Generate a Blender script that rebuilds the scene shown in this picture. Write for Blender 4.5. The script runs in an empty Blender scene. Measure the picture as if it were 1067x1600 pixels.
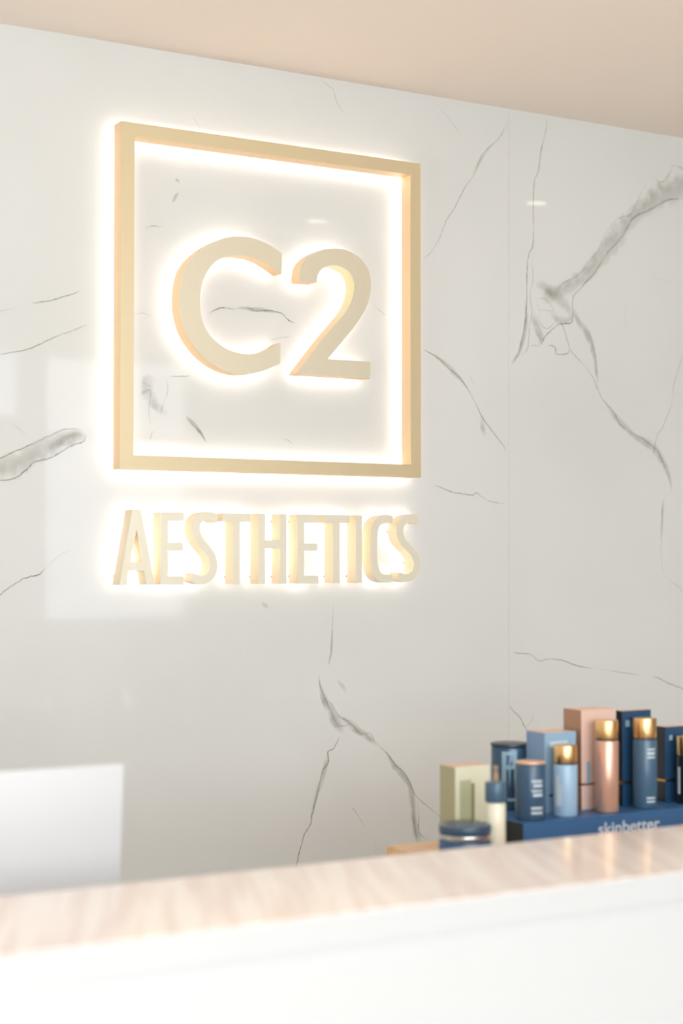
import bpy, bmesh, math, random
from mathutils import Vector, Matrix
from mathutils.geometry import tessellate_polygon

random.seed(7)
S = bpy.context.scene
COL = S.collection

# ---------------------------------------------------------------- camera
F, CX, CY = 2600.0, 533.5, 800.0
YAW, PITCH = math.radians(30.26), math.atan(76 / F)
CAM = Vector((0.0, -3.363, 1.55))
fwd = Vector((math.sin(YAW) * math.cos(PITCH), math.cos(YAW) * math.cos(PITCH), math.sin(PITCH)))
rgt = Vector((math.cos(YAW), -math.sin(YAW), 0))
up = rgt.cross(fwd)
cam_data = bpy.data.cameras.new('camera')
cam = bpy.data.objects.new('camera', cam_data)
COL.objects.link(cam)
cam.matrix_world = Matrix((
    (rgt.x, up.x, -fwd.x, CAM.x), (rgt.y, up.y, -fwd.y, CAM.y), (rgt.z, up.z, -fwd.z, CAM.z), (0, 0, 0, 1)))
cam_data.sensor_fit = 'VERTICAL'
cam_data.sensor_height = 36.0
cam_data.lens = F / 1600 * 36.0
cam_data.clip_start = 0.05
cam_data.dof.use_dof = True
cam_data.dof.focus_distance = 3.8
cam_data.dof.aperture_fstop = 2.0
S.camera = cam

def ray(px, py):
    return fwd + rgt * ((px - CX) / F) - up * ((py - CY) / F)
def on_y(px, py, Y):
    d = ray(px, py); return CAM + d * ((Y - CAM.y) / d.y)
def on_x(px, py, X):
    d = ray(px, py); return CAM + d * ((X - CAM.x) / d.x)
def on_z(px, py, Z):
    d = ray(px, py); return CAM + d * ((Z - CAM.z) / d.z)

# ---------------------------------------------------------------- light
S.view_settings.view_transform = 'Standard'
S.view_settings.look = 'None'
S.view_settings.exposure = 0.05
S.view_settings.gamma = 1.0
S.view_settings.use_curve_mapping = False
w = bpy.data.worlds.new('daylight'); S.world = w; w.use_nodes = True
bg = w.node_tree.nodes['Background']
bg.inputs[0].default_value = (0.90, 0.95, 1.0, 1); bg.inputs[1].default_value = 3.0

def area(name, loc, target, sx, sy, power, col):
    L = bpy.data.lights.new(name, 'AREA'); L.shape = 'RECTANGLE'; L.size = sx; L.size_y = sy
    L.energy = power; L.color = col
    o = bpy.data.objects.new(name, L); COL.objects.link(o); o.location = loc
    o.rotation_euler = (Vector(target) - Vector(loc)).to_track_quat('-Z', 'Y').to_euler()
    return o
# daylight entering through the shop windows behind the camera
area('window_light', (0.7, -6.2, 2.05), (2.2, 0, 1.4), 5.0, 1.9, 120, (0.90, 0.965, 1.0))
# added fill lamp under the ceiling, raising the overall room brightness
area('ceiling_fill_light', (1.15, -4.1, 2.62), (1.6, -3.0, 0), 2.6, 1.4, 48, (1.0, 0.98, 0.97))
# added lamp low on the left to brighten the ceiling like floor bounce
area('floor_bounce_fill', (-2.3, -2.7, 0.2), (1.8, -0.5, 2.67), 2.0, 1.6, 80, (1.0, 0.96, 0.92))
# added unseen lamp behind the desk, lifting the ceiling and lower wall
area('staff_bounce_fill', (2.0, -0.42, 0.1), (2.0, -0.42, 2.6), 3.2, 0.4, 6.5, (1.0, 0.97, 0.94))

# ---------------------------------------------------------------- materials
def mat(name, col, rough=0.5, metal=0.0, spec=0.5, coat=0.0, emit=None, es=0.0, coat_rough=0.05):
    m = bpy.data.materials.new(name); m.use_nodes = True
    b = m.node_tree.nodes['Principled BSDF']
    b.inputs['Base Color'].default_value = (*col, 1)
    b.inputs['Roughness'].default_value = rough
    b.inputs['Metallic'].default_value = metal
    b.inputs['Specular IOR Level'].default_value = spec
    b.inputs['Coat Weight'].default_value = coat
    b.inputs['Coat Roughness'].default_value = coat_rough
    if emit:
        b.inputs['Emission Color'].default_value = (*emit, 1); b.inputs['Emission Strength'].default_value = es
    return m
def srgb(h):
    v = [int(h[i:i + 2], 16) / 255 for i in (0, 2, 4)]
    return tuple(c / 12.92 if c <= 0.04045 else ((c + 0.055) / 1.055) ** 2.4 for c in v)
def noise_mix(m, c1, c2, scale, detail=3, sx=(1, 1, 1), lo=0.35, hi=0.65, rough=None):
    nt = m.node_tree; b = nt.nodes['Principled BSDF']
    tc = nt.nodes.new('ShaderNodeTexCoord'); mp = nt.nodes.new('ShaderNodeMapping')
    mp.inputs['Scale'].default_value = sx
    n = nt.nodes.new('ShaderNodeTexNoise'); n.inputs['Scale'].default_value = scale; n.inputs['Detail'].default_value = detail
    r = nt.nodes.new('ShaderNodeValToRGB')
    r.color_ramp.elements[0].position = lo; r.color_ramp.elements[0].color = (*c1, 1)
    r.color_ramp.elements[1].position = hi; r.color_ramp.elements[1].color = (*c2, 1)
    nt.links.new(tc.outputs['Object'], mp.inputs[0]); nt.links.new(mp.outputs[0], n.inputs[0])
    nt.links.new(n.outputs[0], r.inputs[0]); nt.links.new(r.outputs[0], b.inputs['Base Color'])
    return m

MARBLE_A, MARBLE_B = srgb('DDDBD3'), srgb('E2E0D9')
M = {}
M['marble'] = noise_mix(mat('polished_marble', MARBLE_A, 0.03, spec=0.5), srgb('D4D6D4'), srgb('DADCDB'), 1.6, 4)
# veins: a stain that belongs to the stone, its edge broken up by noise
def vein_mat():
    m = mat('marble_vein', srgb('8C8A84'), 0.04)
    nt = m.node_tree; b = nt.nodes['Principled BSDF']; out = nt.nodes['Material Output']
    N = nt.nodes.new; Lk = nt.links.new
    uv = N('ShaderNodeUVMap'); uv.uv_map = 'vein'
    sep = N('ShaderNodeSeparateXYZ'); Lk(uv.outputs[0], sep.inputs[0])
    at = N('ShaderNodeAttribute'); at.attribute_name = 'vein_data'          # r = strength, g = softness
    sa = N('ShaderNodeSeparateColor'); Lk(at.outputs['Color'], sa.inputs[0])
    tc = N('ShaderNodeTexCoord')
    n1 = N('ShaderNodeTexNoise'); n1.inputs['Scale'].default_value = 120; n1.inputs['Detail'].default_value = 4
    n2 = N('ShaderNodeTexNoise'); n2.inputs['Scale'].default_value = 38; n2.inputs['Detail'].default_value = 5
    n3 = N('ShaderNodeTexNoise'); n3.inputs['Scale'].default_value = 14; n3.inputs['Detail'].default_value = 3
    for n in (n1, n2, n3): Lk(tc.outputs['Object'], n.inputs[0])
    def math_(op, a, bb=None, clamp=False):
        q = N('ShaderNodeMath'); q.operation = op; q.use_clamp = clamp
        for i, v in enumerate((a, bb)):
            if v is None: continue
            if isinstance(v, (int, float)): q.inputs[i].default_value = v
            else: Lk(v, q.inputs[i])
        return q.outputs[0]
    u = sep.outputs[0]
    wob = math_('MULTIPLY', math_('SUBTRACT', n1.outputs[0], 0.5), 1.6)
    uu = math_('ABSOLUTE', math_('ADD', u, wob))
    # thin line core
    core = math_('SUBTRACT', 1.0, math_('MULTIPLY', uu, 2.6), True)
    core = math_('MULTIPLY', core, math_('MULTIPLY', math_('SUBTRACT', n3.outputs[0], 0.28), 4.0, True))
    # soft smear
    wob2 = math_('MULTIPLY', math_('SUBTRACT', n2.outputs[0], 0.5), 1.3)
    us = math_('ADD', u, wob2)
    soft = math_('SUBTRACT', 1.0, math_('MULTIPLY', math_('MULTIPLY', us, us), 1.5), True)
    soft = math_('MULTIPLY', soft, math_('ADD', math_('MULTIPLY', math_('SUBTRACT', n2.outputs[0], 0.32), 1.5, True), 0.38), True)
    mixf = N('ShaderNodeMix'); mixf.data_type = 'FLOAT'
    Lk(sa.outputs[1], mixf.inputs[0]); Lk(core, mixf.inputs[2]); Lk(soft, mixf.inputs[3])
    edge = math_('MULTIPLY', math_('SUBTRACT', 1.0, math_('ABSOLUTE', u)), 4.0, True)
    alpha = math_('MULTIPLY', math_('MULTIPLY', mixf.outputs[0], sa.outputs[0]), edge, True)
    cm = N('ShaderNodeMix'); cm.data_type = 'RGBA'
    Lk(sa.outputs[1], cm.inputs[0]); cm.inputs[6].default_value = (*srgb('85847E'), 1); cm.inputs[7].default_value = (*srgb('B2B1A8'), 1)
    Lk(cm.outputs[2], b.inputs['Base Color'])
    Lk(alpha, b.inputs['Alpha'])
    return m
M['vein'] = vein_mat()
M['ceiling'] = mat('ceiling_paint', srgb('F4E8DC'), 0.7)
M['paint'] = mat('wall_paint', srgb('E6E1D8'), 0.7)
M['floor'] = noise_mix(mat('floor_tile', srgb('CFC4B4'), 0.35), srgb('C9C4BC'), srgb('D8D4CD'), 1.2)
M['frame_gold'] = mat('brushed_champagne_gold', srgb('DCCBA6'), 0.42, metal=0.55, coat=0.8, coat_rough=0.3)
M['frame_side'] = mat('satin_gold_return', srgb('F3D3A8'), 0.5, metal=0.2)
M['letter_face'] = mat('champagne_letter_face', srgb('DED5BE'), 0.45, metal=0.5, coat=0.5, coat_rough=0.3)
M['word_face'] = mat('cream_letter_face', srgb('EAE4D2'), 0.45, metal=0.4)
M['word_side'] = mat('cream_letter_return', srgb('F6E6C8'), 0.5, metal=0.1)
M['led'] = mat('led_backlight', (0, 0, 0), 0.5, emit=(1.0, 0.89, 0.81), es=8.5)
M['pin'] = mat('brass_pin', srgb('C79A4A'), 0.3, metal=1.0)
M['downlight'] = mat('downlight_lens', (0.8, 0.8, 0.8), 0.5, emit=(1.0, 0.93, 0.82), es=7)
M['white_trim'] = mat('white_trim', srgb('F2F0EC'), 0.4)
M['ledge'] = noise_mix(mat('blush_stone_top', srgb('EBD8C8'), 0.17, spec=0.4), srgb('EFDFD8'), srgb('FAF2EC'), 9, 3, (4, 0.25, 1), .40, .60)
for n_ in M['ledge'].node_tree.nodes:
    if n_.type == 'MAPPING':
        n_.vector_type = 'TEXTURE'; n_.inputs['Rotation'].default_value[2] = math.radians(90 - 24)   # reflections of the lit letters put into the colour as oblique bands
M['fascia'] = mat('white_edge_band', srgb('C3C5C7'), 0.45)
M['desk_white'] = mat('white_desk_laminate', srgb('C6C8CA'), 0.4)
M['worktop'] = mat('inner_worktop', srgb('E4D8CA'), 0.4)
def wood():
    m = mat('light_oak', srgb('E2B98A'), 0.4)
    return noise_mix(m, srgb('D9A973'), srgb('EBC59A'), 3, 5, (1.5, 14, 14))
M['oak'] = wood()
M['monitor'] = mat('white_aluminium', srgb('D8D9DC'), 0.35)
M['monitor_edge'] = mat('silver_edge', srgb('E3E4E6'), 0.3, metal=0.4)
M['screen'] = mat('screen_glass', (0.01, 0.01, 0.012), 0.1)
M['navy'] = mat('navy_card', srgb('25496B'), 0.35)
M['top_reflection'] = mat('peach_top_reflection', srgb('EDC3A6'), 0.35, metal=0.4)  # warm grazing reflection on upward faces, put into the colour
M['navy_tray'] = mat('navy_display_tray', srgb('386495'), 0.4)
M['navy_dark'] = mat('dark_navy_card', srgb('111C29'), 0.3)  # also the painted shade on left faces of navy cartons and tray
M['slate'] = mat('slate_blue_plastic', srgb('44647E'), 0.28)
M['slate_dark'] = mat('deep_slate_blue_plastic', srgb('3A5570'), 0.28)
M['jar_blue'] = mat('deep_blue_jar', srgb('2F5680'), 0.2)
M['jar_lid'] = mat('dark_slate_lid', srgb('3A5068'), 0.3)
M['canister'] = mat('petrol_canister', srgb('38536B'), 0.18, metal=0.3)
M['sky'] = mat('sky_blue_card', srgb('8FB0CC'), 0.35)
M['sky_bottle'] = mat('pale_blue_bottle', srgb('9DBBD6'), 0.28)
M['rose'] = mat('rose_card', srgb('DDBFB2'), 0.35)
M['rose_side'] = mat('rose_card_shaded_side', srgb('A88266'), 0.35)  # rose card darkened, shade of the left face put into the colour
M['sky_side'] = mat('mid_blue_shaded_side', srgb('7E9CBC'), 0.35)  # sky blue card darkened for its shaded left face
M['tan_side'] = mat('tan_olive_shaded_side', srgb('B0AA88'), 0.4)  # cream carton's left face, its shade put into the colour
M['rose_bottle'] = mat('rose_bottle', srgb('E0B09A'), 0.25, metal=0.5)
M['gold'] = mat('polished_gold', srgb('EFC68C'), 0.3, metal=1.0)
M['gold_band'] = mat('gold_foil', srgb('D9A860'), 0.25, metal=1.0)
M['silver'] = mat('silver_band', srgb('D8D2CE'), 0.2, metal=1.0)
M['cream_card'] = mat('cream_card', srgb('DDDCC4'), 0.4)
M['sage'] = mat('sage_print', srgb('B4B998'), 0.4)
M['olive'] = mat('olive_print', srgb('8A8B60'), 0.4)
M['cream_bottle'] = mat('cream_bottle', srgb('EDE8D2'), 0.3)
M['teal_cap'] = mat('teal_slate_cap', srgb('45637A'), 0.3)
M['tan'] = mat('tan_tip', srgb('A08A70'), 0.4)
M['print'] = mat('pale_print', srgb('C5D3DE'), 0.4)
M['print_blue'] = mat('light_blue_print', srgb('8FB0C4'), 0.4)
M['dark_plastic'] = mat('dark_plastic', srgb('22303E'), 0.3)
M['glass'] = mat('window_frame_paint', srgb('D8D8D6'), 0.4)

# ---------------------------------------------------------------- helpers
def link(name, bm, m, parent=None, smooth=False):
    me = bpy.data.meshes.new(name); bm.normal_update(); bm.to_mesh(me); bm.free()
    mats = m if isinstance(m, (list, tuple)) else [m]
    for x in mats: me.materials.append(M[x])
    if smooth:
        for p in me.polygons: p.use_smooth = True
    o = bpy.data.objects.new(name, me); COL.objects.link(o)
    if parent: o.parent = parent
    return o
def tag(o, label=None, cat=None, group=None, kind=None):
    if label: o['label'] = label
    if cat: o['category'] = cat
    if group: o['group'] = group
    if kind: o['kind'] = kind
    return o
def thing(name, loc, label, cat, group=None, rz=0):
    o = bpy.data.objects.new(name, None); COL.objects.link(o); o.location = loc; o.rotation_euler.z = rz
    o.empty_display_size = 0.05
    return tag(o, label, cat, group)
def bx(bm, x0, x1, y0, y1, z0, z1, bev=0.0, seg=2):
    r = bmesh.ops.create_cube(bm, size=1)
    vs = r['verts']
    for v in vs:
        v.co = Vector(((x0 + x1) / 2 + v.co.x * (x1 - x0), (y0 + y1) / 2 + v.co.y * (y1 - y0), (z0 + z1) / 2 + v.co.z * (z1 - z0)))
    if bev > 0:
        es = {e for v in vs for e in v.link_edges}
        bmesh.ops.bevel(bm, geom=list(es), offset=bev, segments=seg, profile=0.7, affect='EDGES')
    return bm
def box(name, dims, m, parent=None, bev=0.0):
    return link(name, bx(bmesh.new(), *dims, bev), m, parent)
def lathe(name, prof, m, parent, seg=48, cx=0, cy=0):
    bm = bmesh.new(); rings = []
    for r, z in prof:
        if r < 1e-6: rings.append([bm.verts.new((cx, cy, z))])
        else: rings.append([bm.verts.new((cx + r * math.cos(2 * math.pi * k / seg), cy + r * math.sin(2 * math.pi * k / seg), z)) for k in range(seg)])
    for a, b in zip(rings, rings[1:]):
        for k in range(seg):
            j = (k + 1) % seg
            if len(a) == 1: bm.faces.new((a[0], b[j], b[k]))
            elif len(b) == 1: bm.faces.new((a[k], a[j], b[0]))
            else: bm.faces.new((a[k], a[j], b[j], b[k]))
    bmesh.ops.recalc_face_normals(bm, faces=bm.faces)
    o = link(name, bm, m, parent, True)
    for e in o.data.edges: pass
    try: o.data.set_sharp_from_angle(angle=math.radians(35))
    except Exception: pass
    return o
def rounded(r, h, z0=0.0, e=0.002):
    """profile of an upright cylinder with eased rims"""
    return [(0, z0), (r - e, z0), (r - e * .3, z0 + e * .3), (r, z0 + e), (r, z0 + h - e), (r - e * .3, z0 + h - e * .3), (r - e, z0 + h), (0, z0 + h)]
def extrude_poly(bm, contours, y_front, y_back, front=True, back=True, sides=True):
    """contours: list of closed 2D (x,z) loops, first the outline, others holes"""
    pts3 = [[Vector((x, 0, z)) for x, z in c] for c in contours]
    tris = tessellate_polygon([[Vector((x, z, 0)) for x, z in c] for c in contours])
    flat = [p for c in pts3 for p in c]
    A = [bm.verts.new((p.x, y_front, p.z)) for p in flat]
    B = [bm.verts.new((p.x, y_back, p.z)) for p in flat]
    for t in tris:
        try:
            if front: bm.faces.new([A[i] for i in t])
            if back: bm.faces.new([B[i] for i in reversed(t)])
        except ValueError: pass
    if sides:
        k = 0
        for c in contours:
            n = len(c)
            for i in range(n):
                a, b = k + i, k + (i + 1) % n
                bm.faces.new((A[a], A[b], B[b], B[a]))
            k += n
    for v in [v for v in bm.verts if not v.link_faces]: bm.verts.remove(v)
    bmesh.ops.recalc_face_normals(bm, faces=bm.faces)
def catmull(P, n=6, closed=False):
    P = [Vector(p) for p in P]; out = []
    N = len(P)
    for i in range(N if closed else N - 1):
        g = (lambda k: P[k % N]) if closed else (lambda k: P[max(0, min(N - 1, k))])
        p0, p1, p2, p3 = g(i - 1), g(i), g(i + 1), g(i + 2)
        for s in range(n):
            t = s / n
            out.append(0.5 * ((2 * p1) + (p2 - p0) * t + (2 * p0 - 5 * p1 + 4 * p2 - p3) * t * t + (3 * p1 - p0 - 3 * p2 + p3) * t ** 3))
    if not closed: out.append(P[-1])
    return out

# ---------------------------------------------------------------- the room
ceil_z = on_y(533, 126, 0).z
X0, X1, Yb, HZ = -4.5, 10.0, -6.6, 3.35
soff = -5.0                                       # the lowered ceiling over the desk ends here
tag(box('floor', (X0, X1, Yb, 0.1, -0.1, 0), 'floor'), kind='structure')
bm = bmesh.new(); bx(bm, X0, X1, soff, 0.1, ceil_z, ceil_z + 0.1); bx(bm, X0, X1, soff - 0.1, soff, ceil_z, HZ)
bx(bm, X0, X1, Yb, soff - 0.1, HZ, HZ + 0.1)
tag(link('ceiling', bm, 'ceiling'), kind='structure')
tag(box('wall_left', (X0 - 0.1, X0, Yb, 0.1, 0, HZ), 'paint'), kind='structure')
tag(box('wall_right', (X1, X1 + 0.1, Yb, 0.1, 0, HZ), 'paint'), kind='structure')
# shop front behind the camera: openings between piers
wins = [(-4.0, -1.4, 0.35, 2.9), (-1.1, 1.5, 0.35, 2.9), (1.8, 3.52, 2.42, 2.9), (3.63, 4.68, 1.14, 2.88)]
bm = bmesh.new()
xs = [X0] + [v for q in wins for v in q[:2]] + [X1]
for i in range(0, len(xs), 2): bx(bm, xs[i], xs[i + 1], Yb - 0.1, Yb, 0, HZ)
for a, b_, z0, z1 in wins:
    bx(bm, a, b_, Yb - 0.1, Yb, 0, z0); bx(bm, a, b_, Yb - 0.1, Yb, z1, HZ)
tag(link('wall_front', bm, 'paint'), kind='structure')
for i, (a, b_, z0, z1) in enumerate(wins):
    bm = bmesh.new(); t = 0.04
    bx(bm, a, b_, Yb - 0.08, Yb - 0.02, z0, z0 + t); bx(bm, a, b_, Yb - 0.08, Yb - 0.02, z1 - t, z1)
    bx(bm, a, a + t, Yb - 0.08, Yb - 0.02, z0 + t, z1 - t); bx(bm, b_ - t, b_, Yb - 0.08, Yb - 0.02, z0 + t, z1 - t)
    bx(bm, a + t, b_ - t, Yb - 0.07, Yb - 0.03, z1 - 0.55, z1 - 0.51)
    tag(link('window_%d' % (i + 1), bm, 'glass'), kind='structure')

# ---- the marble wall: slabs and the veins inside them, one mesh
bm = bmesh.new()
bx(bm, X0, X1, 0, 0.1, 0, ceil_z)
uvl = bm.loops.layers.uv.new('vein'); cl = bm.loops.layers.float_color.new('vein_data')
VN = [0]
def vein(pts, w=4.0, dark=0.8, soft=0.0, taper=True):
    """pts traced on the wall; w = width of the strip in photo pixels; soft 0 = line, 1 = smear"""
    ws = None
    if len(pts[0]) == 3: ws = [p[2] for p in pts]
    P = [(*on_y(p[0], p[1], 0).xz, (ws[i] if ws else w) * 0.00155) for i, p in enumerate(pts)]
    C = catmull([(a, b_, c) for a, b_, c in P], 5)
    VN[0] += 1; y = -0.00003 * VN[0] / 4 - 0.0001
    n = len(C); rows = []
    for i, c in enumerate(C):
        d = Vector((C[min(i + 1, n - 1)].x - C[max(i - 1, 0)].x, C[min(i + 1, n - 1)].y - C[max(i - 1, 0)].y))
        if d.length < 1e-9: d = Vector((1, 0))
        d.normalize(); nn = Vector((-d.y, d.x)); hw = c.z / 2
        a = bm.verts.new((c.x + nn.x * hw, y, c.y + nn.y * hw)); b_ = bm.verts.new((c.x - nn.x * hw, y, c.y - nn.y * hw))
        e = min(1, i / 4, (n - 1 - i) / 4) if taper else 1
        rows.append((a, b_, i / n, e))
    for r0, r1 in zip(rows, rows[1:]):
        f = bm.faces.new((r0[0], r0[1], r1[1], r1[0])); f.material_index = 1
        for lp, (uu, vv, e) in zip(f.loops, ((1, r0[2], r0[3]), (-1, r0[2], r0[3]), (-1, r1[2], r1[3]), (1, r1[2], r1[3]))):
            lp[uvl].uv = (uu, vv); lp[cl] = (dark * e, soft, 0, 1)
# right-hand slab
vein([(854, 184), (853, 202), (845, 237), (841, 268), (835, 282), (833, 315), (833, 378), (826, 398), (823, 423), (823, 460), (821, 499), (814, 536), (808, 558), (796, 572)], 5, .8)
vein([(830, 400), (833, 434), (828, 460), (831, 488), (827, 510), (824, 544), (808, 561)], 5, .5)
vein([(820, 470, 4), (822, 500, 10), (817, 530, 12), (810, 552, 8), (798, 568, 4)], dark=.55, soft=1)
vein([(1090, 270), (1067, 263), (1051, 259), (1047, 268), (1038, 282), (1030, 284), (1018, 276)], 5, .6)
vein([(1067, 310), (1045, 312), (1032, 318), (1013, 329), (990, 340), (977, 361), (965, 378), (949, 395), (930, 425), (916, 440), (904, 454), (895, 465), (895, 493), (891, 505), (873, 507), (853, 524), (845, 538)], 5.5, .8)
vein([(1085, 285, 60), (1055, 295, 62), (1025, 310, 52), (1000, 328, 42), (978, 350, 46), (958, 378, 50), (938, 402, 44), (915, 428, 36), (890, 445, 34), (865, 458, 34), (845, 465, 34)], dark=.42, soft=1)
vein([(1010, 285), (995, 315), (985, 335), (965, 342), (945, 365), (935, 390), (915, 415)], 4, .3)
vein([(916, 415), (900, 432), (880, 442), (868, 455)], 4.5, .45)
vein([(836, 445, 14), (850, 447, 24), (868, 462, 26), (885, 480, 26), (893, 490, 18)], dark=.33, soft=1)
vein([(838, 467), (850, 467), (860, 475), (864, 486), (852, 484), (842, 484), (838, 467)], 4.5, .45)
vein([(843, 488), (842, 500), (850, 512), (861, 510), (868, 498)], 4.5, .5)
vein([(860, 486, 16), (872, 500, 18), (888, 500, 14), (893, 488, 10)], dark=.35, soft=1)
vein([(832, 488, 14), (838, 510, 20), (846, 528, 16), (842, 541, 10)], dark=.45, soft=1)
vein([(826, 541), (838, 540), (843, 543)], 4, .6)
vein([(853, 541), (863, 540), (868, 545), (869, 553), (885, 553), (890, 545)], 5, .75)
vein([(875, 503), (880, 512), (887, 535), (893, 550), (908, 566), (925, 588), (933, 606), (940, 622), (950, 634), (960, 645), (967, 662), (980, 672), (997, 681), (1010, 690), (1025, 703), (1036, 722), (1047, 745), (1050, 772)], 5, .7)
vein([(895, 480, 10), (905, 505, 16), (918, 522, 20), (926, 545, 14), (931, 575, 9), (934, 600, 6)], dark=.5, soft=1)
vein([(920, 519), (929, 550), (932, 590)], 4, .35)
vein([(945, 630, 8), (965, 655, 16), (990, 680, 16), (1015, 695, 22), (1032, 715, 20), (1045, 745, 12), (1048, 765, 6)], dark=.42, soft=1)
vein([(1022, 690), (1030, 710), (1040, 735), (1048, 750)], 4, .5)
vein([(1075, 535), (1067, 555), (1060, 575), (1052, 605), (1050, 630), (1042, 650), (1035, 668), (1027, 680), (1022, 700), (1020, 716)], 4.5, .5)
vein([(1036, 780), (1034, 800), (1033, 860), (1036, 895), (1050, 910), (1062, 918), (1067, 930)], 4.5, .42)
vein([(1037, 778, 6), (1035, 800, 8), (1033, 850, 6)], dark=.4, soft=1)
vein([(800, 1018), (810, 1021), (818, 1021), (830, 1023), (842, 1033), (855, 1030), (875, 1031), (890, 1036), (905, 1041), (930, 1045)], 5, .8)
vein([(930, 1045), (965, 1050), (980, 1052), (1005, 1056)], 4, .55)
vein([(1018, 1056), (1030, 1060), (1045, 1068), (1064, 1075), (1090, 1085)], 5, .8)
vein([(812, 1000), (818, 1018)], 3.5, .3)
vein([(795, 1102), (803, 1112), (812, 1120), (818, 1133), (826, 1145)], 5, .75)
vein([(833, 1113), (830, 1127), (820, 1137)], 4, .4)
vein([(940, 430), (942, 458)], 3.5, .25); vein([(957, 440), (959, 456)], 3.5, .25)
vein([(974, 462), (976, 500), (979, 520)], 3.5, .3); vein([(1018, 434), (1040, 438), (1075, 444)], 3.5, .25)
vein([(962, 380), (963, 415)], 3.5, .2); vein([(1028, 330), (1029, 350)], 3.5, .25)
# slab joints
for jx in (794.5,):
    vein([(jx, 172), (jx, 400), (jx, 700), (jx, 1000), (jx, 1345)], 3.0, .16, 1, False)
# middle slab
vein([(660, 545), (672, 552), (685, 560), (700, 575), (718, 590), (733, 612), (745, 635), (755, 655), (770, 675), (785, 695), (791, 706)], 5, .75)
vein([(675, 552, 6), (695, 568, 12), (712, 585, 12), (730, 606, 6)], dark=.45, soft=1)
vein([(751, 650, 8), (754, 668, 14), (758, 684, 8)], dark=.4, soft=1)
vein([(733, 585), (737, 594), (742, 604)], 4, .35)
vein([(678, 758), (692, 763), (706, 769), (725, 772), (738, 774), (745, 770), (753, 777), (768, 784), (791, 788)], 5, .75)
vein([(770, 786), (774, 798)], 3.5, .25)
vein([(793, 190), (780, 215), (755, 240), (742, 270), (725, 295), (710, 325), (697, 345), (685, 375), (672, 395), (659, 407)], 4.5, .5)
vein([(770, 225, 6), (750, 250, 10), (738, 275, 6)], dark=.3, soft=1)
vein([(680, 160), (700, 185), (712, 200), (720, 216)], 4, .35)
vein([(500, 124), (512, 133), (521, 142), (527, 162), (540, 180)], 4, .5)
vein([(521, 940), (519, 975), (519, 989), (517, 1020), (513, 1042)], 4.5, .5)
vein([(519, 985, 4), (517, 1015, 8), (512, 1040, 6)], dark=.4, soft=1)
vein([(498, 1054), (500, 1072), (508, 1092), (515, 1108), (523, 1125), (530, 1135), (548, 1131)], 5, .6)
vein([(498, 1060, 4), (503, 1082, 12), (514, 1106, 20), (525, 1128, 22), (536, 1146, 12)], dark=.5, soft=1)
vein([(515, 1095), (530, 1119), (540, 1125), (548, 1131), (565, 1147), (577, 1145), (587, 1161)], 5, .65)
vein([(530, 1117, 8), (550, 1134, 16), (575, 1152, 14), (590, 1166, 6)], dark=.5, soft=1)
vein([(587, 1161), (605, 1178), (612, 1188), (619, 1197), (627, 1203), (634, 1212), (641, 1225), (650, 1244), (672, 1263), (688, 1276), (700, 1285)], 5, .75)
vein([(604, 1175, 6), (615, 1195, 14), (632, 1215, 16), (642, 1235, 14), (646, 1270, 16), (650, 1300, 18), (656, 1320, 14)], dark=.5, soft=1)
vein([(645, 1238), (645, 1267), (648, 1294), (652, 1318)], 4.5, .55)
vein([(652, 1250), (654, 1275), (655, 1301), (671, 1314)], 4.5, .6)
vein([(530, 1150), (526, 1160), (520, 1170), (512, 1175), (513, 1190), (504, 1204), (499, 1225), (494, 1249), (487, 1274), (485, 1287), (475, 1305), (468, 1329), (464, 1346), (460, 1370)], 5.5, .85)
vein([(512, 1178, 6), (508, 1200, 12), (500, 1225, 12), (492, 1250, 8), (486, 1285, 5)], dark=.45, soft=1)
vein([(549, 1262), (553, 1265), (561, 1277), (572, 1295)], 4, .45)
vein([(587, 1312), (587, 1335)], 3.5, .4)
vein([(525, 1062, 6), (535, 1072, 10), (540, 1085, 6)], dark=.35, soft=1)
vein([(408, 940, 4), (414, 946, 9), (420, 950, 4)], dark=.4, soft=1)
vein([(378, 1010), (372, 1028)], 3.5, .25)
# behind the sign
vein([(325, 490), (345, 481), (365, 483), (385, 480), (400, 486), (420, 485), (440, 490), (450, 500), (462, 506)], 5, .85)
vein([(370, 481, 4), (392, 483, 9), (412, 485, 9), (430, 488, 4)], dark=.7, soft=1)
vein([(420, 532), (437, 528), (455, 525)], 6, .5)
vein([(273, 278, 4), (277, 282, 8), (281, 286, 4)], dark=.5, soft=1)
vein([(269, 318, 4), (274, 308, 8), (279, 300, 4)], dark=.7, soft=1)
vein([(225, 356), (240, 353), (257, 355)], 5, .5)
vein([(578, 468), (588, 480), (603, 494)], 5, .7)
vein([(290, 650, 5), (302, 662, 9), (313, 676, 8), (322, 692, 4)], dark=.7, soft=1)
vein([(290, 650), (300, 664), (312, 674), (322, 692)], 4.5, .6)
vein([(240, 672), (236, 680), (234, 688)], 4.5, .6)
vein([(442, 685), (450, 688), (459, 695)], 4, .45)
vein([(240, 588, 20), (228, 605, 26), (240, 630, 22), (262, 650, 12)], dark=.38, soft=1)  # soft smear paints a blurred reflection in the polish, not a vein
vein([(258, 586), (262, 610), (255, 630), (250, 650)], 5, .35)
vein([(262, 588), (285, 588), (298, 587)], 5, .55)
vein([(215, 618), (235, 610), (232, 640), (237, 668)], 5, .35)
vein([(205, 492), (222, 489), (238, 495)], 4, .35)
vein([(300, 180), (306, 190), (313, 200)], 4, .35)
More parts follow.
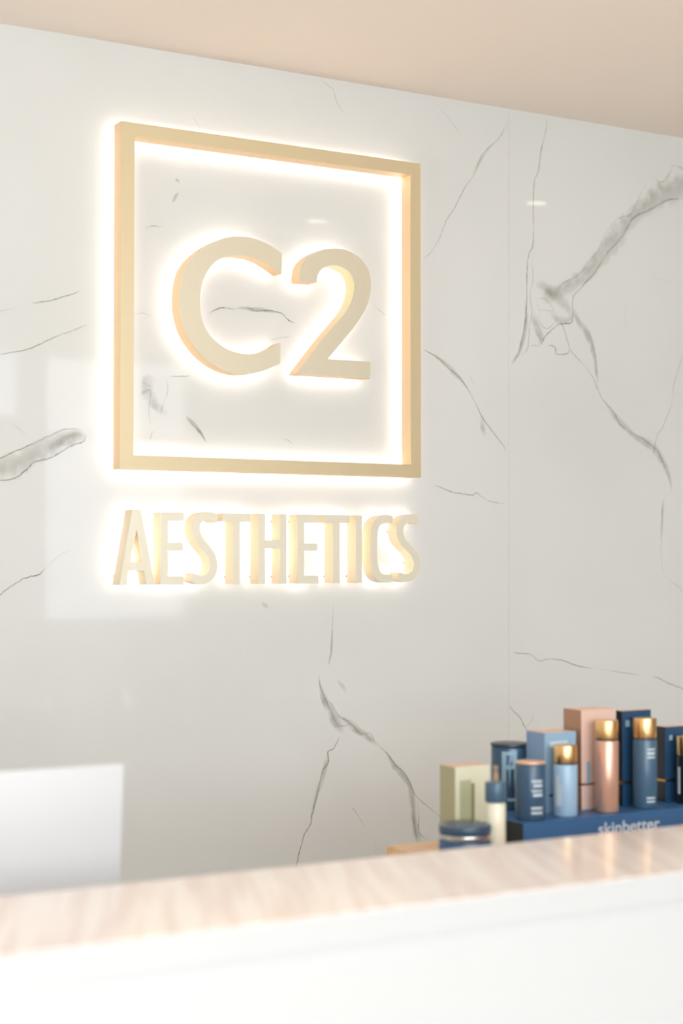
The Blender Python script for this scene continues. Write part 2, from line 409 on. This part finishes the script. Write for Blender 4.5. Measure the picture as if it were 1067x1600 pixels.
# left slab
vein([(-20, 490), (0, 486), (31, 479)], 4, .4)
vein([(50, 474), (56, 473), (81, 469), (105, 462), (128, 454)], 5, .75)
vein([(-20, 558), (0, 554), (27, 549), (46, 545), (74, 532), (97, 522), (112, 517), (138, 507)], 5, .65)
vein([(15, 661), (28, 669), (42, 682)], 3.5, .3)
vein([(-20, 722), (0, 716), (19, 707), (50, 694), (77, 681), (97, 672), (114, 670), (130, 672)], 5, .65)
vein([(-20, 757), (0, 751), (21, 748), (39, 736), (54, 722), (77, 716), (97, 705), (112, 696), (130, 690), (134, 678)], 5, .8)
vein([(21, 748), (38, 748)], 4, .4)
vein([(-20, 738, 44), (0, 733, 44), (30, 724, 42), (60, 706, 38), (88, 694, 36), (112, 684, 30), (134, 680, 22)], dark=.42, soft=1)
vein([(75, 698, 10), (95, 690, 18), (115, 682, 18), (130, 680, 10)], dark=.5, soft=1)
vein([(-20, 944), (0, 929), (12, 920), (27, 910), (39, 903), (60, 898), (72, 886)], 5, .85)
vein([(72, 886), (93, 868), (115, 856)], 4, .4)
# the slabs further left, past the edge of the photograph
vein([(-60, 300), (-140, 330), (-230, 420), (-330, 470), (-420, 560)], 6, .7)
vein([(-150, 335, 8), (-230, 418, 26), (-320, 466, 20), (-400, 540, 8)], dark=.4, soft=1)
vein([(-260, 1180), (-300, 1040), (-280, 960), (-350, 850), (-380, 700)], 6, .6)
vein([(-20, 738, 44), (-70, 765, 36), (-130, 800, 22), (-190, 850, 8)], dark=.4, soft=1)
vein([(-20, 722), (-80, 750), (-140, 800), (-200, 860), (-280, 955)], 5, .6)
vein([(-500, 200), (-560, 420), (-620, 520), (-610, 700)], 6, .6)
wm = link('wall_back', bm, ['marble', 'vein']); tag(wm, kind='structure')

# ---------------------------------------------------------------- backlit sign
DF, DB = -0.056, -0.016         # front face and open back of the fabricated letters
def inset(c, d):
    """shift every vertex of a loop to the inside of the stroke by d (positive = shrink the outline)"""
    n = len(c); area2 = sum(c[i][0] * c[(i + 1) % n][1] - c[(i + 1) % n][0] * c[i][1] for i in range(n))
    sg = 1 if area2 > 0 else -1; out = []
    for i in range(n):
        p, q, r = Vector(c[i - 1]), Vector(c[i]), Vector(c[(i + 1) % n])
        a, b_ = (q - p), (r - q)
        if a.length < 1e-9 or b_.length < 1e-9: out.append(tuple(q)); continue
        a.normalize(); b_.normalize()
        na, nb = Vector((-a.y, a.x)) * sg, Vector((-b_.y, b_.x)) * sg
        m_ = na + nb
        if m_.length < 1e-6: out.append(tuple(q)); continue
        m_.normalize(); k = 1 / max(0.5, m_.dot(na))
        out.append(tuple(q + m_ * d * k))
    return out
def sign_piece(name, contours, label, cat, group, face_m, side_m, pins, shrink=0.004, face_name='face'):
    cx = sum(p[0] for p in contours[0]) / len(contours[0]); cz = min(p[1] for p in contours[0])
    root = thing(name, (cx, 0, cz), label, cat, group)
    loc = [[(x - cx, z - cz) for x, z in c] for c in contours]
    bm = bmesh.new(); extrude_poly(bm, loc, DF, DF + 0.002); link(face_name, bm, face_m, root)
    bm = bmesh.new(); extrude_poly(bm, loc, DF + 0.002, DB, front=False, back=False); link('side_return', bm, side_m, root)
    ins = [inset(loc[0], shrink)] + [inset(h, -shrink) for h in loc[1:]]
    bm = bmesh.new(); extrude_poly(bm, ins, DB - 0.004, DB); link('backlight', bm, 'led', root)
    for px, pz in pins:
        bm = bmesh.new()
        bmesh.ops.create_cone(bm, cap_ends=True, segments=12, radius1=0.003, radius2=0.003, depth=-DB,
                              matrix=Matrix.Translation((px - cx, DB / 2, pz - cz)) @ Matrix.Rotation(math.pi / 2, 4, 'X'))
        link('standoff', bm, 'pin', root)
    return root
def P2(px, py): v = on_y(px, py, DF); return (v.x, v.z)

# the square frame
tl, tr, br_, bl = P2(190, 189), P2(658, 256), P2(657, 746), P2(187, 732)
fx0, fx1 = (tl[0] + bl[0]) / 2, (tr[0] + br_[0]) / 2
fz0, fz1 = (bl[1] + br_[1]) / 2, (tl[1] + tr[1]) / 2
ix0, ix1 = P2(209.5, 460)[0], P2(641.5, 460)[0]
iz1, iz0 = P2(209.5, 213)[1], P2(209.5, 711)[1]
iz1 = (iz1 + P2(641, 273)[1]) / 2; iz0 = (iz0 + P2(641, 726)[1]) / 2
outer = [(fx0, fz0), (fx1, fz0), (fx1, fz1), (fx0, fz1)]
inner = [(ix0, iz0), (ix1, iz0), (ix1, iz1), (ix0, iz1)]
mx0, mx1, mz0, mz1 = (fx0 + ix0) / 2, (fx1 + ix1) / 2, (fz0 + iz0) / 2, (fz1 + iz1) / 2
sign_piece('square_sign', [outer, inner], 'large square champagne gold frame glowing from behind on the marble wall', 'sign', None,
           'frame_gold', 'frame_side', [(mx0, mz0), (mx1, mz0), (mx0, mz1), (mx1, mz1)], 0.005, 'front_face')

Cpx = [(440, 395.5), (423, 384), (406, 375.5), (389, 370.8), (372.5, 369.3), (354, 371), (338, 376.5), (321, 385.5), (306, 397), (294, 410), (286, 425), (281.5, 444), (279.7, 462.5), (280, 479), (282.8, 496), (288.5, 515), (298, 533), (311, 550.5), (325.6, 564), (341, 574), (359, 581.5), (376, 584.3), (395, 583.3), (415.6, 578), (438, 567.4)]
Cin = [(438, 535.6), (425, 543.5), (410, 549.8), (391, 553), (372.5, 551.5), (353.7, 545), (338.2, 534.6), (325.6, 520.6), (317.2, 503.7), (313.4, 487), (312.5, 470), (313.6, 454), (317.4, 438), (325, 422.5), (337, 409), (352, 401), (370.6, 398.4), (389, 400.6), (406, 406), (423, 415.8), (440, 427.8)]
def smooth(pts, n=3): return [tuple(v) for v in catmull([P2(*p) for p in pts], n)]
sign_piece('sign_letter', [smooth(Cpx) + smooth(Cin)], 'big champagne letter C glowing inside the gold frame', 'letter', 'letters inside the frame',
           'letter_face', 'frame_side', [P2(297, 470), P2(376, 384), P2(376, 568)])
T2a = [(468.5, 439.7), (467.7, 430), (470, 417), (476.5, 406.5), (488, 397), (503, 390.5), (519.5, 388.3), (536, 389.7), (551, 395.2), (564.5, 405), (573.8, 418), (578.5, 432), (579.7, 446), (578, 461), (573, 478), (564.5, 494.5), (552.5, 512), (536, 532), (512, 560.9)]
T2b = [(463, 583.9), (483.5, 556.5), (503, 531), (522.5, 508), (537.5, 490), (546.8, 475), (552, 459), (553.2, 446), (551, 434.5), (545, 425), (534.5, 418), (522.5, 414.7), (510.5, 416.3), (501.5, 422), (496, 431), (494.7, 441.2)]
sign_piece('sign_letter', [smooth(T2a) + [P2(578.7, 565.2)] + [P2(578.5, 591.2)] + smooth(T2b)], 'big champagne numeral 2 glowing inside the gold frame', 'letter',
           'letters inside the frame', 'letter_face', 'frame_side', [P2(566, 445), P2(482, 425), P2(565, 578), P2(482, 577)])

# the word below
ZT, ZB = P2(420, 803)[1], P2(420, 912.3)[1]
LX = lambda px: P2(px, 860)[0]
HB = 0.0178                      # bar thickness
def zf(t): return ZB + (ZT - ZB) * t
def letter(chars, contours, label, pins, group='letters of the word below the frame'):
    return sign_piece('sign_letter', contours, label, 'letter', group, 'word_face', 'word_side', pins, 0.003)
A_out = [(LX(187), ZB), (LX(197.5), ZB), (LX(201), zf(.195)), (LX(225), zf(.195)), (LX(229.8), ZB), (LX(242.3), ZB), (LX(219.5), zf(1.03)), (LX(206.5), zf(1.03))]
A_in = [(LX(203.7), zf(.315)), (LX(223), zf(.315)), (LX(213.3), zf(.76))]
letter('A', [A_out, A_in], 'cream letter A, first of the glowing word under the frame', [(LX(194.5), zf(.12)), (LX(234.5), zf(.12))])
def E(a, b, s):
    x0, xs, x1 = LX(a), LX(s), LX(b); m0, m1 = zf(.475), zf(.475) + 0.0165
    return [[(x0, ZB), (x1, ZB), (x1, ZB + HB), (xs, ZB + HB), (xs, m0), (x1 - .002, m0), (x1 - .002, m1), (xs, m1), (xs, ZT - HB), (x1, ZT - HB), (x1, ZT), (x0, ZT)]]
letter('E', E(250.8, 287.3, 262.3), 'cream letter E between the A and the first S of the glowing word', [(LX(256.5), zf(.1)), (LX(256.5), zf(.9))])
def stroke(pts, wd=0.0186):
    C = catmull([P2(*p) for p in pts], 5); n = len(C); L, R = [], []
    for i, c in enumerate(C):
        d = (C[min(i + 1, n - 1)] - C[max(i - 1, 0)]); d.normalize(); nn = Vector((-d.y, d.x)) * wd / 2
        L.append(tuple(c + nn)); R.append(tuple(c - nn))
    return [L + R[::-1]]
S1 = [(339.5, 811), (331, 807.2), (321.5, 806.5), (312.5, 810), (307, 817.5), (306.2, 828), (309, 839), (315.5, 849.6), (324, 859.7), (330.7, 869.7), (333.8, 881), (332.8, 891.5), (327.8, 900), (320, 905.3), (311, 906.3), (300.4, 902)]
letter('S', stroke(S1), 'cream letter S between the first E and the first T of the glowing word', [P2(306.5, 826), P2(333.5, 884)])
def T(a, b, s0, s1):
    x0, x1, c0, c1 = LX(a), LX(b), LX(s0), LX(s1)
    return [[(c0, ZB), (c1, ZB), (c1, ZT - HB), (x1, ZT - HB), (x1, ZT), (x0, ZT), (x0, ZT - HB), (c0, ZT - HB)]]
letter('T', T(347.6, 391.4, 364.3, 374.8), 'cream letter T between the first S and the H of the glowing word', [(LX(369.5), zf(.1)), (LX(369.5), zf(.9))])
h0, h1, h2, h3 = LX(403.5), LX(414.1), LX(437.3), LX(447.8); c0, c1 = zf(.51), zf(.51) + .0182
letter('H', [[(h0, ZB), (h1, ZB), (h1, c0), (h2, c0), (h2, ZB), (h3, ZB), (h3, ZT), (h2, ZT), (h2, c1), (h1, c1), (h1, ZT), (h0, ZT)]],
       'cream letter H in the middle of the glowing word', [(LX(408.8), zf(.1)), (LX(442.5), zf(.1)), (LX(408.8), zf(.9)), (LX(442.5), zf(.9))])
letter('E', E(464.5, 497.6, 475.2), 'cream letter E between the H and the second T of the glowing word', [(LX(469.8), zf(.1)), (LX(469.8), zf(.9))])
letter('T', T(504.3, 546, 520.4, 530.9), 'cream letter T between the second E and the I of the glowing word', [(LX(525.7), zf(.1)), (LX(525.7), zf(.9))])
letter('I', [[(LX(555.8), ZB), (LX(565.6), ZB), (LX(565.6), ZT), (LX(555.8), ZT)]], 'cream letter I before the C of the glowing word', [(LX(560.7), zf(.1)), (LX(560.7), zf(.9))])
Cs = [(613.7, 812), (603, 810.8), (594, 813.5), (587.5, 821), (584.7, 833), (584, 853), (584.3, 874), (586.7, 889), (592, 899.5), (601, 904), (613.5, 903.4)]
letter('C', stroke(Cs), 'small cream letter C, next to last in the glowing word', [P2(584, 850), P2(603, 903)])
S2 = [(654.2, 812.5), (645.6, 810), (636.6, 811), (629, 816.5), (625.2, 825), (625.2, 835), (628.9, 845), (636.6, 854), (645.2, 863.5), (651, 875), (651.6, 885.6), (648, 895.7), (640.5, 902), (631.5, 903.4), (622.5, 900)]
letter('S', stroke(S2), 'cream letter S, last of the glowing word under the frame', [P2(625.2, 830), P2(651.2, 880)])

# ---------------------------------------------------------------- downlights (seen as small ovals in the polished wall)
def downlight(px, py, label):
    d = ray(px, py); t = (ceil_z - CAM.z) / d.z; p = CAM + d * t
    x, y = p.x, -p.y
    r = thing('downlight', (x, y, ceil_z), label, 'downlight', 'ceiling downlights')
    lathe('trim_ring', [(0.032, -0.001), (0.045, -0.001), (0.045, -0.005), (0.032, -0.006), (0.032, -0.001)], 'white_trim', r, 32)
    lathe('lens', [(0, -0.0035), (0.032, -0.0035), (0.032, -0.0015), (0, -0.0015)], 'downlight', r, 32)
    L = bpy.data.lights.new('downlight_lamp', 'SPOT'); L.energy = 12; L.spot_size = math.radians(110); L.spot_blend = 1; L.color = (1, .9, .78); L.shadow_soft_size = 0.04
    o = bpy.data.objects.new('downlight_lamp', L); COL.objects.link(o); o.parent = r; o.location = (0, 0, -0.02)
downlight(838, 315, 'round ceiling downlight mirrored as small oval right of the gold frame')
downlight(495, 343, 'round ceiling downlight mirrored as small oval above the numeral')
downlight(428, 502, 'round ceiling downlight mirrored as an oval inside the big C')

# ---------------------------------------------------------------- reception desk
LZ = 1.12
LY0, LY1 = -1.60, -1.292
DX0, DX1 = -1.2, 4.2
desk = thing('reception_desk', (1.5, -1.45, 0), 'white reception desk with a raised blush stone ledge along the bottom of the photo', 'reception desk')
def dbox(name, x0, x1, y0, y1, z0, z1, m, bev=0.0):
    return box(name, (x0 - 1.5, x1 - 1.5, y0 + 1.45, y1 + 1.45, z0, z1), m, desk, bev)
dbox('ledge_top', DX0, DX1, LY0, LY1, LZ - 0.0015, LZ, 'ledge')
dbox('edge_band', DX0, DX1, LY0 - 0.001, LY1, LZ - 0.040, LZ - 0.0015, 'fascia', 0.0008)
dbox('front_panel', DX0 + .01, DX1 - .01, LY0 + 0.004, LY0 + 0.034, 0.09, LZ - 0.040, 'desk_white', 0.001)
dbox('plinth', DX0 + .05, DX1 - .05, LY0 + 0.05, LY0 + 0.08, 0, 0.09, 'fascia')
dbox('back_panel', DX0 + .01, DX1 - .01, LY1 - 0.03, LY1 - 0.012, 0.0, LZ - 0.040, 'desk_white')
table = thing('work_table', (1.5, -1.0, 0), 'staff work table behind the ledge, carrying the monitor and the riser', 'table')
def tbox(name, x0, x1, y0, y1, z0, z1, m, bev=0.0):
    return box(name, (x0 - 1.5, x1 - 1.5, y0 + 1.0, y1 + 1.0, z0, z1), m, table, bev)
tbox('end_panel', DX0, DX0 + .03, LY1 - .005, -0.70, 0, 0.72, 'desk_white')
tbox('end_panel', DX1 - .03, DX1, LY1 - .005, -0.70, 0, 0.72, 'desk_white')
tbox('worktop', DX0, DX1, LY1 - 0.010, -0.68, 0.72, 0.75, 'worktop', 0.002)

# ---------------------------------------------------------------- monitor
mp = on_y(194, 1193, -1.06)
MW, MT, MH = 0.56, mp.z, 0.40
rzm = math.radians(-2.0)
mon = thing('computer_monitor', (mp.x - MW / 2, -1.03, 0.75), 'white backed computer monitor at the left edge, seen over the ledge', 'computer monitor', rz=rzm)
bm = bmesh.new()
# shell: flat back with eased edges and a shallow bulge in the middle
nx, nz = 24, 18; G = []
for j in range(nz + 1):
    row = []
    for i in range(nx + 1):
        u, v = i / nx * 2 - 1, j / nz * 2 - 1
        bulge = 0.012 * max(0, 1 - abs(u) ** 3.0) ** 1.0 * max(0, 1 - abs(v) ** 3.0)
        row.append(bm.verts.new((u * MW / 2, -0.004 - bulge, v * MH / 2)))
    G.append(row)
for j in range(nz):
    for i in range(nx): bm.faces.new((G[j][i], G[j][i + 1], G[j + 1][i + 1], G[j + 1][i]))
tilt = Matrix.Translation((0, 0, MT - 0.75 - MH / 2)) @ Matrix.Rotation(math.radians(4.6), 4, 'X')
for o in (link('back_shell', bm, 'monitor', mon, True),):
    o.matrix_local = tilt
o = box('rim', (-MW / 2, MW / 2, -0.004, 0.004, -MH / 2, MH / 2), 'monitor_edge', mon, 0.0015); o.matrix_local = tilt
o = box('screen', (-MW / 2 + .012, MW / 2 - .012, 0.004, 0.0055, -MH / 2 + .06, MH / 2 - .012), 'screen', mon); o.matrix_local = tilt
bm = bmesh.new(); bx(bm, -0.09, 0.09, -0.055, -0.045, 0.006, 0.24, 0.002); link('stand_neck', bm, 'monitor_edge', mon)
box('stand_foot', (-0.1, 0.1, -0.09, 0.11, 0, 0.006), 'monitor_edge', mon, 0.002)

# ---------------------------------------------------------------- display shelf behind the ledge
SYB, SYF = -0.775, -1.13
shl = on_y(603, 1319, SYB)
SZ = on_y(650, 1316.5, SYB).z
SX0, SX1 = shl.x, 3.3
sh = thing('display_riser', ((SX0 + SX1) / 2, (SYB + SYF) / 2, 0.75), 'light oak riser whose top shows beside the jar behind the ledge', 'shelf')
hx, hy = (SX1 - SX0) / 2, (SYB - SYF) / 2
box('top_board', (-hx, hx, -hy, hy, SZ - 0.75 - 0.02, SZ - 0.75), 'oak', sh, 0.0015)
for x in (-hx, -0.01, hx - 0.02): box('side_board', (x, x + 0.02, -hy + .005, hy - .005, 0, SZ - 0.77), 'oak', sh)
box('back_board', (-hx + .021, hx - .021, hy - 0.02, hy - 0.008, 0.0, SZ - 0.77), 'oak', sh)

# tray
TYF, TYB = -1.0, -0.872
TZ = on_y(940, 1275, TYF).z
TX0, TX1 = on_y(817, 1287, TYF).x, on_y(817, 1287, TYF).x + 0.62
tray = thing('display_tray', ((TX0 + TX1) / 2, (TYF + TYB) / 2, SZ), 'long navy display tray with pale lettering under the row of bottles', 'display tray')
tx, ty = (TX1 - TX0) / 2, (TYB - TYF) / 2
bm = bx(bmesh.new(), -tx, tx, -ty, ty, 0, TZ - SZ, 0.0015); bm.normal_update()
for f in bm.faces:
    if f.normal.x < -0.7: f.material_index = 1  # left end darker, its shade painted in
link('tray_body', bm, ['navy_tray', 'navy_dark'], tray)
def text_mesh(name, body, size, m, parent, loc, rot=(math.pi / 2, 0, 0), width=None, weight=0.0):
    cu = bpy.data.curves.new('t', 'FONT'); cu.body = body; cu.size = size; cu.extrude = 0.0003; cu.offset = weight
    to = bpy.data.objects.new('t', cu); COL.objects.link(to)
    bpy.context.view_layer.update()
    me = bpy.data.meshes.new_from_object(to.evaluated_get(bpy.context.evaluated_depsgraph_get()))
    bpy.data.objects.remove(to); bpy.data.curves.remove(cu)
    xs_ = [v.co.x for v in me.vertices]; wd = max(xs_) - min(xs_)
    if width:
        k = width / wd
        for v in me.vertices: v.co.x *= k; v.co.y *= k * 0.85
    me.materials.clear(); me.materials.append(M[m]); me.name = name
    o = bpy.data.objects.new(name, me); COL.objects.link(o); o.parent = parent; o.location = loc; o.rotation_euler = rot
    return o
a, b_ = on_y(934, 1301, TYF), on_y(1030, 1287, TYF)
text_mesh('lettering', 'skinbetter', 0.02, 'print', tray, (a.x - tray.location.x, -ty - 0.0006, a.z - SZ - 0.004), width=b_.x - a.x, weight=0.0003)

# ---------------------------------------------------------------- products
GB = 'boxes on the navy tray'
GT = 'bottles on the navy tray'
def carton(xb, xl, xr, top, Yf, base, m, side_m, label, group, z_base_thing=True, band=None, depth=None):
    """carton by its three visible vertical edges: back-left, front-left, front-right"""
    a = on_y(xl, top, Yf); b_ = on_y(xr, top, Yf); c = on_x(xb, top, a.x)
    d = depth if depth else c.y - Yf; wd = b_.x - a.x; h = a.z - base
    r = thing('carton', (a.x + wd / 2, Yf + d / 2, base), label, 'box', group)
    bm = bmesh.new(); bx(bm, -wd / 2, wd / 2, -d / 2, d / 2, 0, h, 0.0012, 2)
    bm.normal_update()
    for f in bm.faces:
        if f.normal.x < -0.7: f.material_index = 1  # left face takes the darker colour that paints its shade
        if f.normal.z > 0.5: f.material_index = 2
    link('box_body', bm, [m, side_m, 'top_reflection'], r)
    if band:
        z = on_y(xl, band, Yf).z - base
        bm = bmesh.new(); e = 0.0004
        bx(bm, -wd / 2 - e, wd / 2 + e, -d / 2 - e, d / 2 + e, z - 0.002, z + 0.002); link('foil_band', bm, 'gold_band', r)
    return r, wd, d, h
def lab(name, r, x0, x1, yf, z0, z1, m):
    return box(name, (x0, x1, yf - 0.0006, yf, z0, z1), m, r)

# far row: cartons
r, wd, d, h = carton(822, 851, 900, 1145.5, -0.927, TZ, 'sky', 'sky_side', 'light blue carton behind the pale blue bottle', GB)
lab('label_or_mark', r, -wd / 2 + .012, wd / 2 - .02, -d / 2, h - .028, h - .016, 'print')
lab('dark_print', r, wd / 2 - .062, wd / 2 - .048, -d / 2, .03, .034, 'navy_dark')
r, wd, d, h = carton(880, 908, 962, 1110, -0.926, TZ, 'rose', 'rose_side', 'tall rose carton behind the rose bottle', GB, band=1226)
lab('label_or_mark', r, -wd / 2 + .012, -wd / 2 + .020, -d / 2, h - .135, h - .095, 'print_blue')  # narrow upright light blue strip on the front
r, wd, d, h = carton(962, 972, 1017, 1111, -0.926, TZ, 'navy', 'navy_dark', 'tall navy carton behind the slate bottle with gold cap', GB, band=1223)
lab('label_or_mark', r, -wd / 2 + .008, -wd / 2 + .018, -d / 2, h - .03, h - .018, 'print_blue')
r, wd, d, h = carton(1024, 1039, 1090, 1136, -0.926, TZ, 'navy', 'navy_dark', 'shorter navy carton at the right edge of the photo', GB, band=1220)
lab('label_or_mark', r, -wd / 2 + .010, -wd / 2 + .018, -d / 2, h - .026, h - .016, 'print_blue')

def cyl(name, pxl, pxr, top, Y, base, label, cat, group):
    a, b_ = on_y(pxl, top, Y), on_y(pxr, top, Y)
    # apparent width -> radius
    mid = on_y((pxl + pxr) / 2, top, Y); dist = (Vector((mid.x, mid.y)) - Vector((CAM.x, CAM.y))).length
    rad = (pxr - pxl) / 2 / F * (mid - CAM).dot(fwd)
    r = thing(name, (mid.x, Y, base), label, cat, group)
    return r, rad, mid.z - base
def curved_label(name, r, rad, a0, a1, z0, z1, m, seg=8):
    """thin coloured patch wrapped on a cylinder; angles in degrees, -90 faces the room"""
    bm = bmesh.new(); R = rad + 0.0004; rows = []
    for i in range(seg + 1):
        t = math.radians(a0 + (a1 - a0) * i / seg)
        rows.append([bm.verts.new((q * math.cos(t), q * math.sin(t), z)) for q, z in ((R, z0), (R, z1), (rad - .0002, z1), (rad - .0002, z0))])
    for p, q in zip(rows, rows[1:]):
        for k in range(4): bm.faces.new((p[k], q[k], q[(k + 1) % 4], p[(k + 1) % 4]))
    bm.faces.new(rows[0]); bm.faces.new(rows[-1][::-1]); bmesh.ops.recalc_face_normals(bm, faces=bm.faces)
    return link(name, bm, m, r)
VA = -90 - 38                    # azimuth on a bottle that faces the photographer
def pump_bottle(pxl, pxr, top, capb, Y, m, label, marks=(), group=GT, ):
    r, rad, h = cyl('bottle', pxl, pxr, top, Y, TZ, label, 'bottle', group)
    ch = h - (on_y((pxl + pxr) / 2, capb, Y).z - TZ)
    lathe('bottle_body', rounded(rad, h - ch - .001, 0, .003), m, r)
    lathe('collar', rounded(rad * .93, 0.003, h - ch - .002, .0003), 'dark_plastic', r)
    lathe('cap', rounded(rad * .97, ch - .001, h - ch + .001, .0012), 'gold', r)
    for (a0, a1, z0, z1, mm) in marks: curved_label('label_or_mark', r, rad, VA + a0, VA + a1, h * z0, h * z1, mm)
    return r, rad, h
pump_bottle(929, 966, 1125, 1155, -0.962, 'rose_bottle', 'rose bottle with a gold cap in front of the rose carton')
pump_bottle(988, 1026, 1121.5, 1153, -0.957, 'slate', 'slate blue bottle with a gold cap in front of the tall navy carton',
            [(10, 50, .60, .63, 'print'), (10, 50, .65, .67, 'print'), (10, 50, .56, .58, 'print'), (5, 50, .07, .09, 'print'), (5, 50, .11, .13, 'print')])
pump_bottle(864, 902, 1164, 1192, -0.962, 'sky_bottle', 'short pale blue bottle with a gold cap in front of the light blue carton',
            [(-50, -30, .15, .58, 'print'), (-28, -20, .15, .45, 'print')])
pump_bottle(1056, 1094, 1150, 1180, -0.957, 'navy_dark', 'dark bottle cut off by the right edge of the photo', [(-60, -45, .15, .55, 'print')])  # the pale upright strip is a reflection painted on the bottle

# rounded slate canister on the tray
r, rad, h = cyl('canister', 805, 853, 1189, -0.964, TZ, 'slate blue round canister with pale print at the left end of the tray', 'canister', None)
lathe('canister_body', rounded(rad, h - .004, 0, .003), 'slate_dark', r)
lathe('lid', rounded(rad * .985, 0.004, h - .004, .0012), 'top_reflection', r)  # peach colour paints the light caught on the canister top
for z0, z1, a0 in ((.66, .70, 5), (.58, .63, 12), (.50, .53, 5), (.42, .47, 10), (.20, .24, 3), (.12, .16, 3)):
    curved_label('label_or_mark', r, rad, VA + a0, VA + 48, h * z0, h * z1, 'print')

# dark canister behind it
r, rad, h = cyl('canister', 767, 825, 1161, -0.83, SZ, 'large dark petrol canister behind the slate canister', 'canister', None)
lathe('canister_body', rounded(rad, h - .006, 0, .002), 'canister', r)
lathe('lid', rounded(rad * 1.015, 0.007, h - .006, .001), 'dark_plastic', r)
q = [(-22, 24, .895, .93), (-22, -8, .45, .895), (12, 24, .79, .895), (-8, 24, .75, .79), (-5, 40, .42, .45), (0, 40, .3, .32), (-5, 40, .15, .19)]
for a0, a1, z0, z1 in q: curved_label('label_or_mark', r, rad, VA + a0, VA + a1, h * z0, h * z1, 'print_blue')

# cream carton
r, wd, d, h = carton(687, 711, 765, 1199, -0.93, SZ, 'cream_card', 'tan_side', 'short cream and sage carton behind the blue jar', None)
lab('label_or_mark', r, -wd / 2 + .010, -wd / 2 + .034, -d / 2, .012, h - .024, 'sage')
lab('label_or_mark', r, -wd / 2 + .034, -wd / 2 + .041, -d / 2, .02, h - .03, 'olive')

# jar
r, rad, h = cyl('cosmetic_jar', 685, 768, 1287, -1.03, SZ, 'squat deep blue jar with a silver banded lid on the oak riser', 'jar', None)
lathe('jar_body', rounded(rad, h - .024, 0, .006), 'jar_blue', r)
lathe('silver_band', rounded(rad * .975, .008, h - .024, .001), 'silver', r)
lathe('lid', rounded(rad * .99, .016, h - .016, .003), 'jar_lid', r)

# dropper bottle
r, rad, h = cyl('bottle', 757.5, 791, 1221, -1.04, SZ, 'slim cream bottle with a slate cap between jar and tray', 'bottle', None)
cb = on_y(774, 1253, -1.04).z - SZ
lathe('bottle_body', rounded(rad * .93, cb, 0, .003), 'cream_bottle', r)
lathe('cap', rounded(rad, h - cb - .001, cb + .0005, .0015), 'teal_cap', r)
lathe('nozzle', [(0, h), (.005, h), (.005, h + .012), (.0035, h + .014), (.0035, h + .020), (.0045, h + .0215), (.0045, h + .026), (0, h + .027)], 'tan', r, 20)
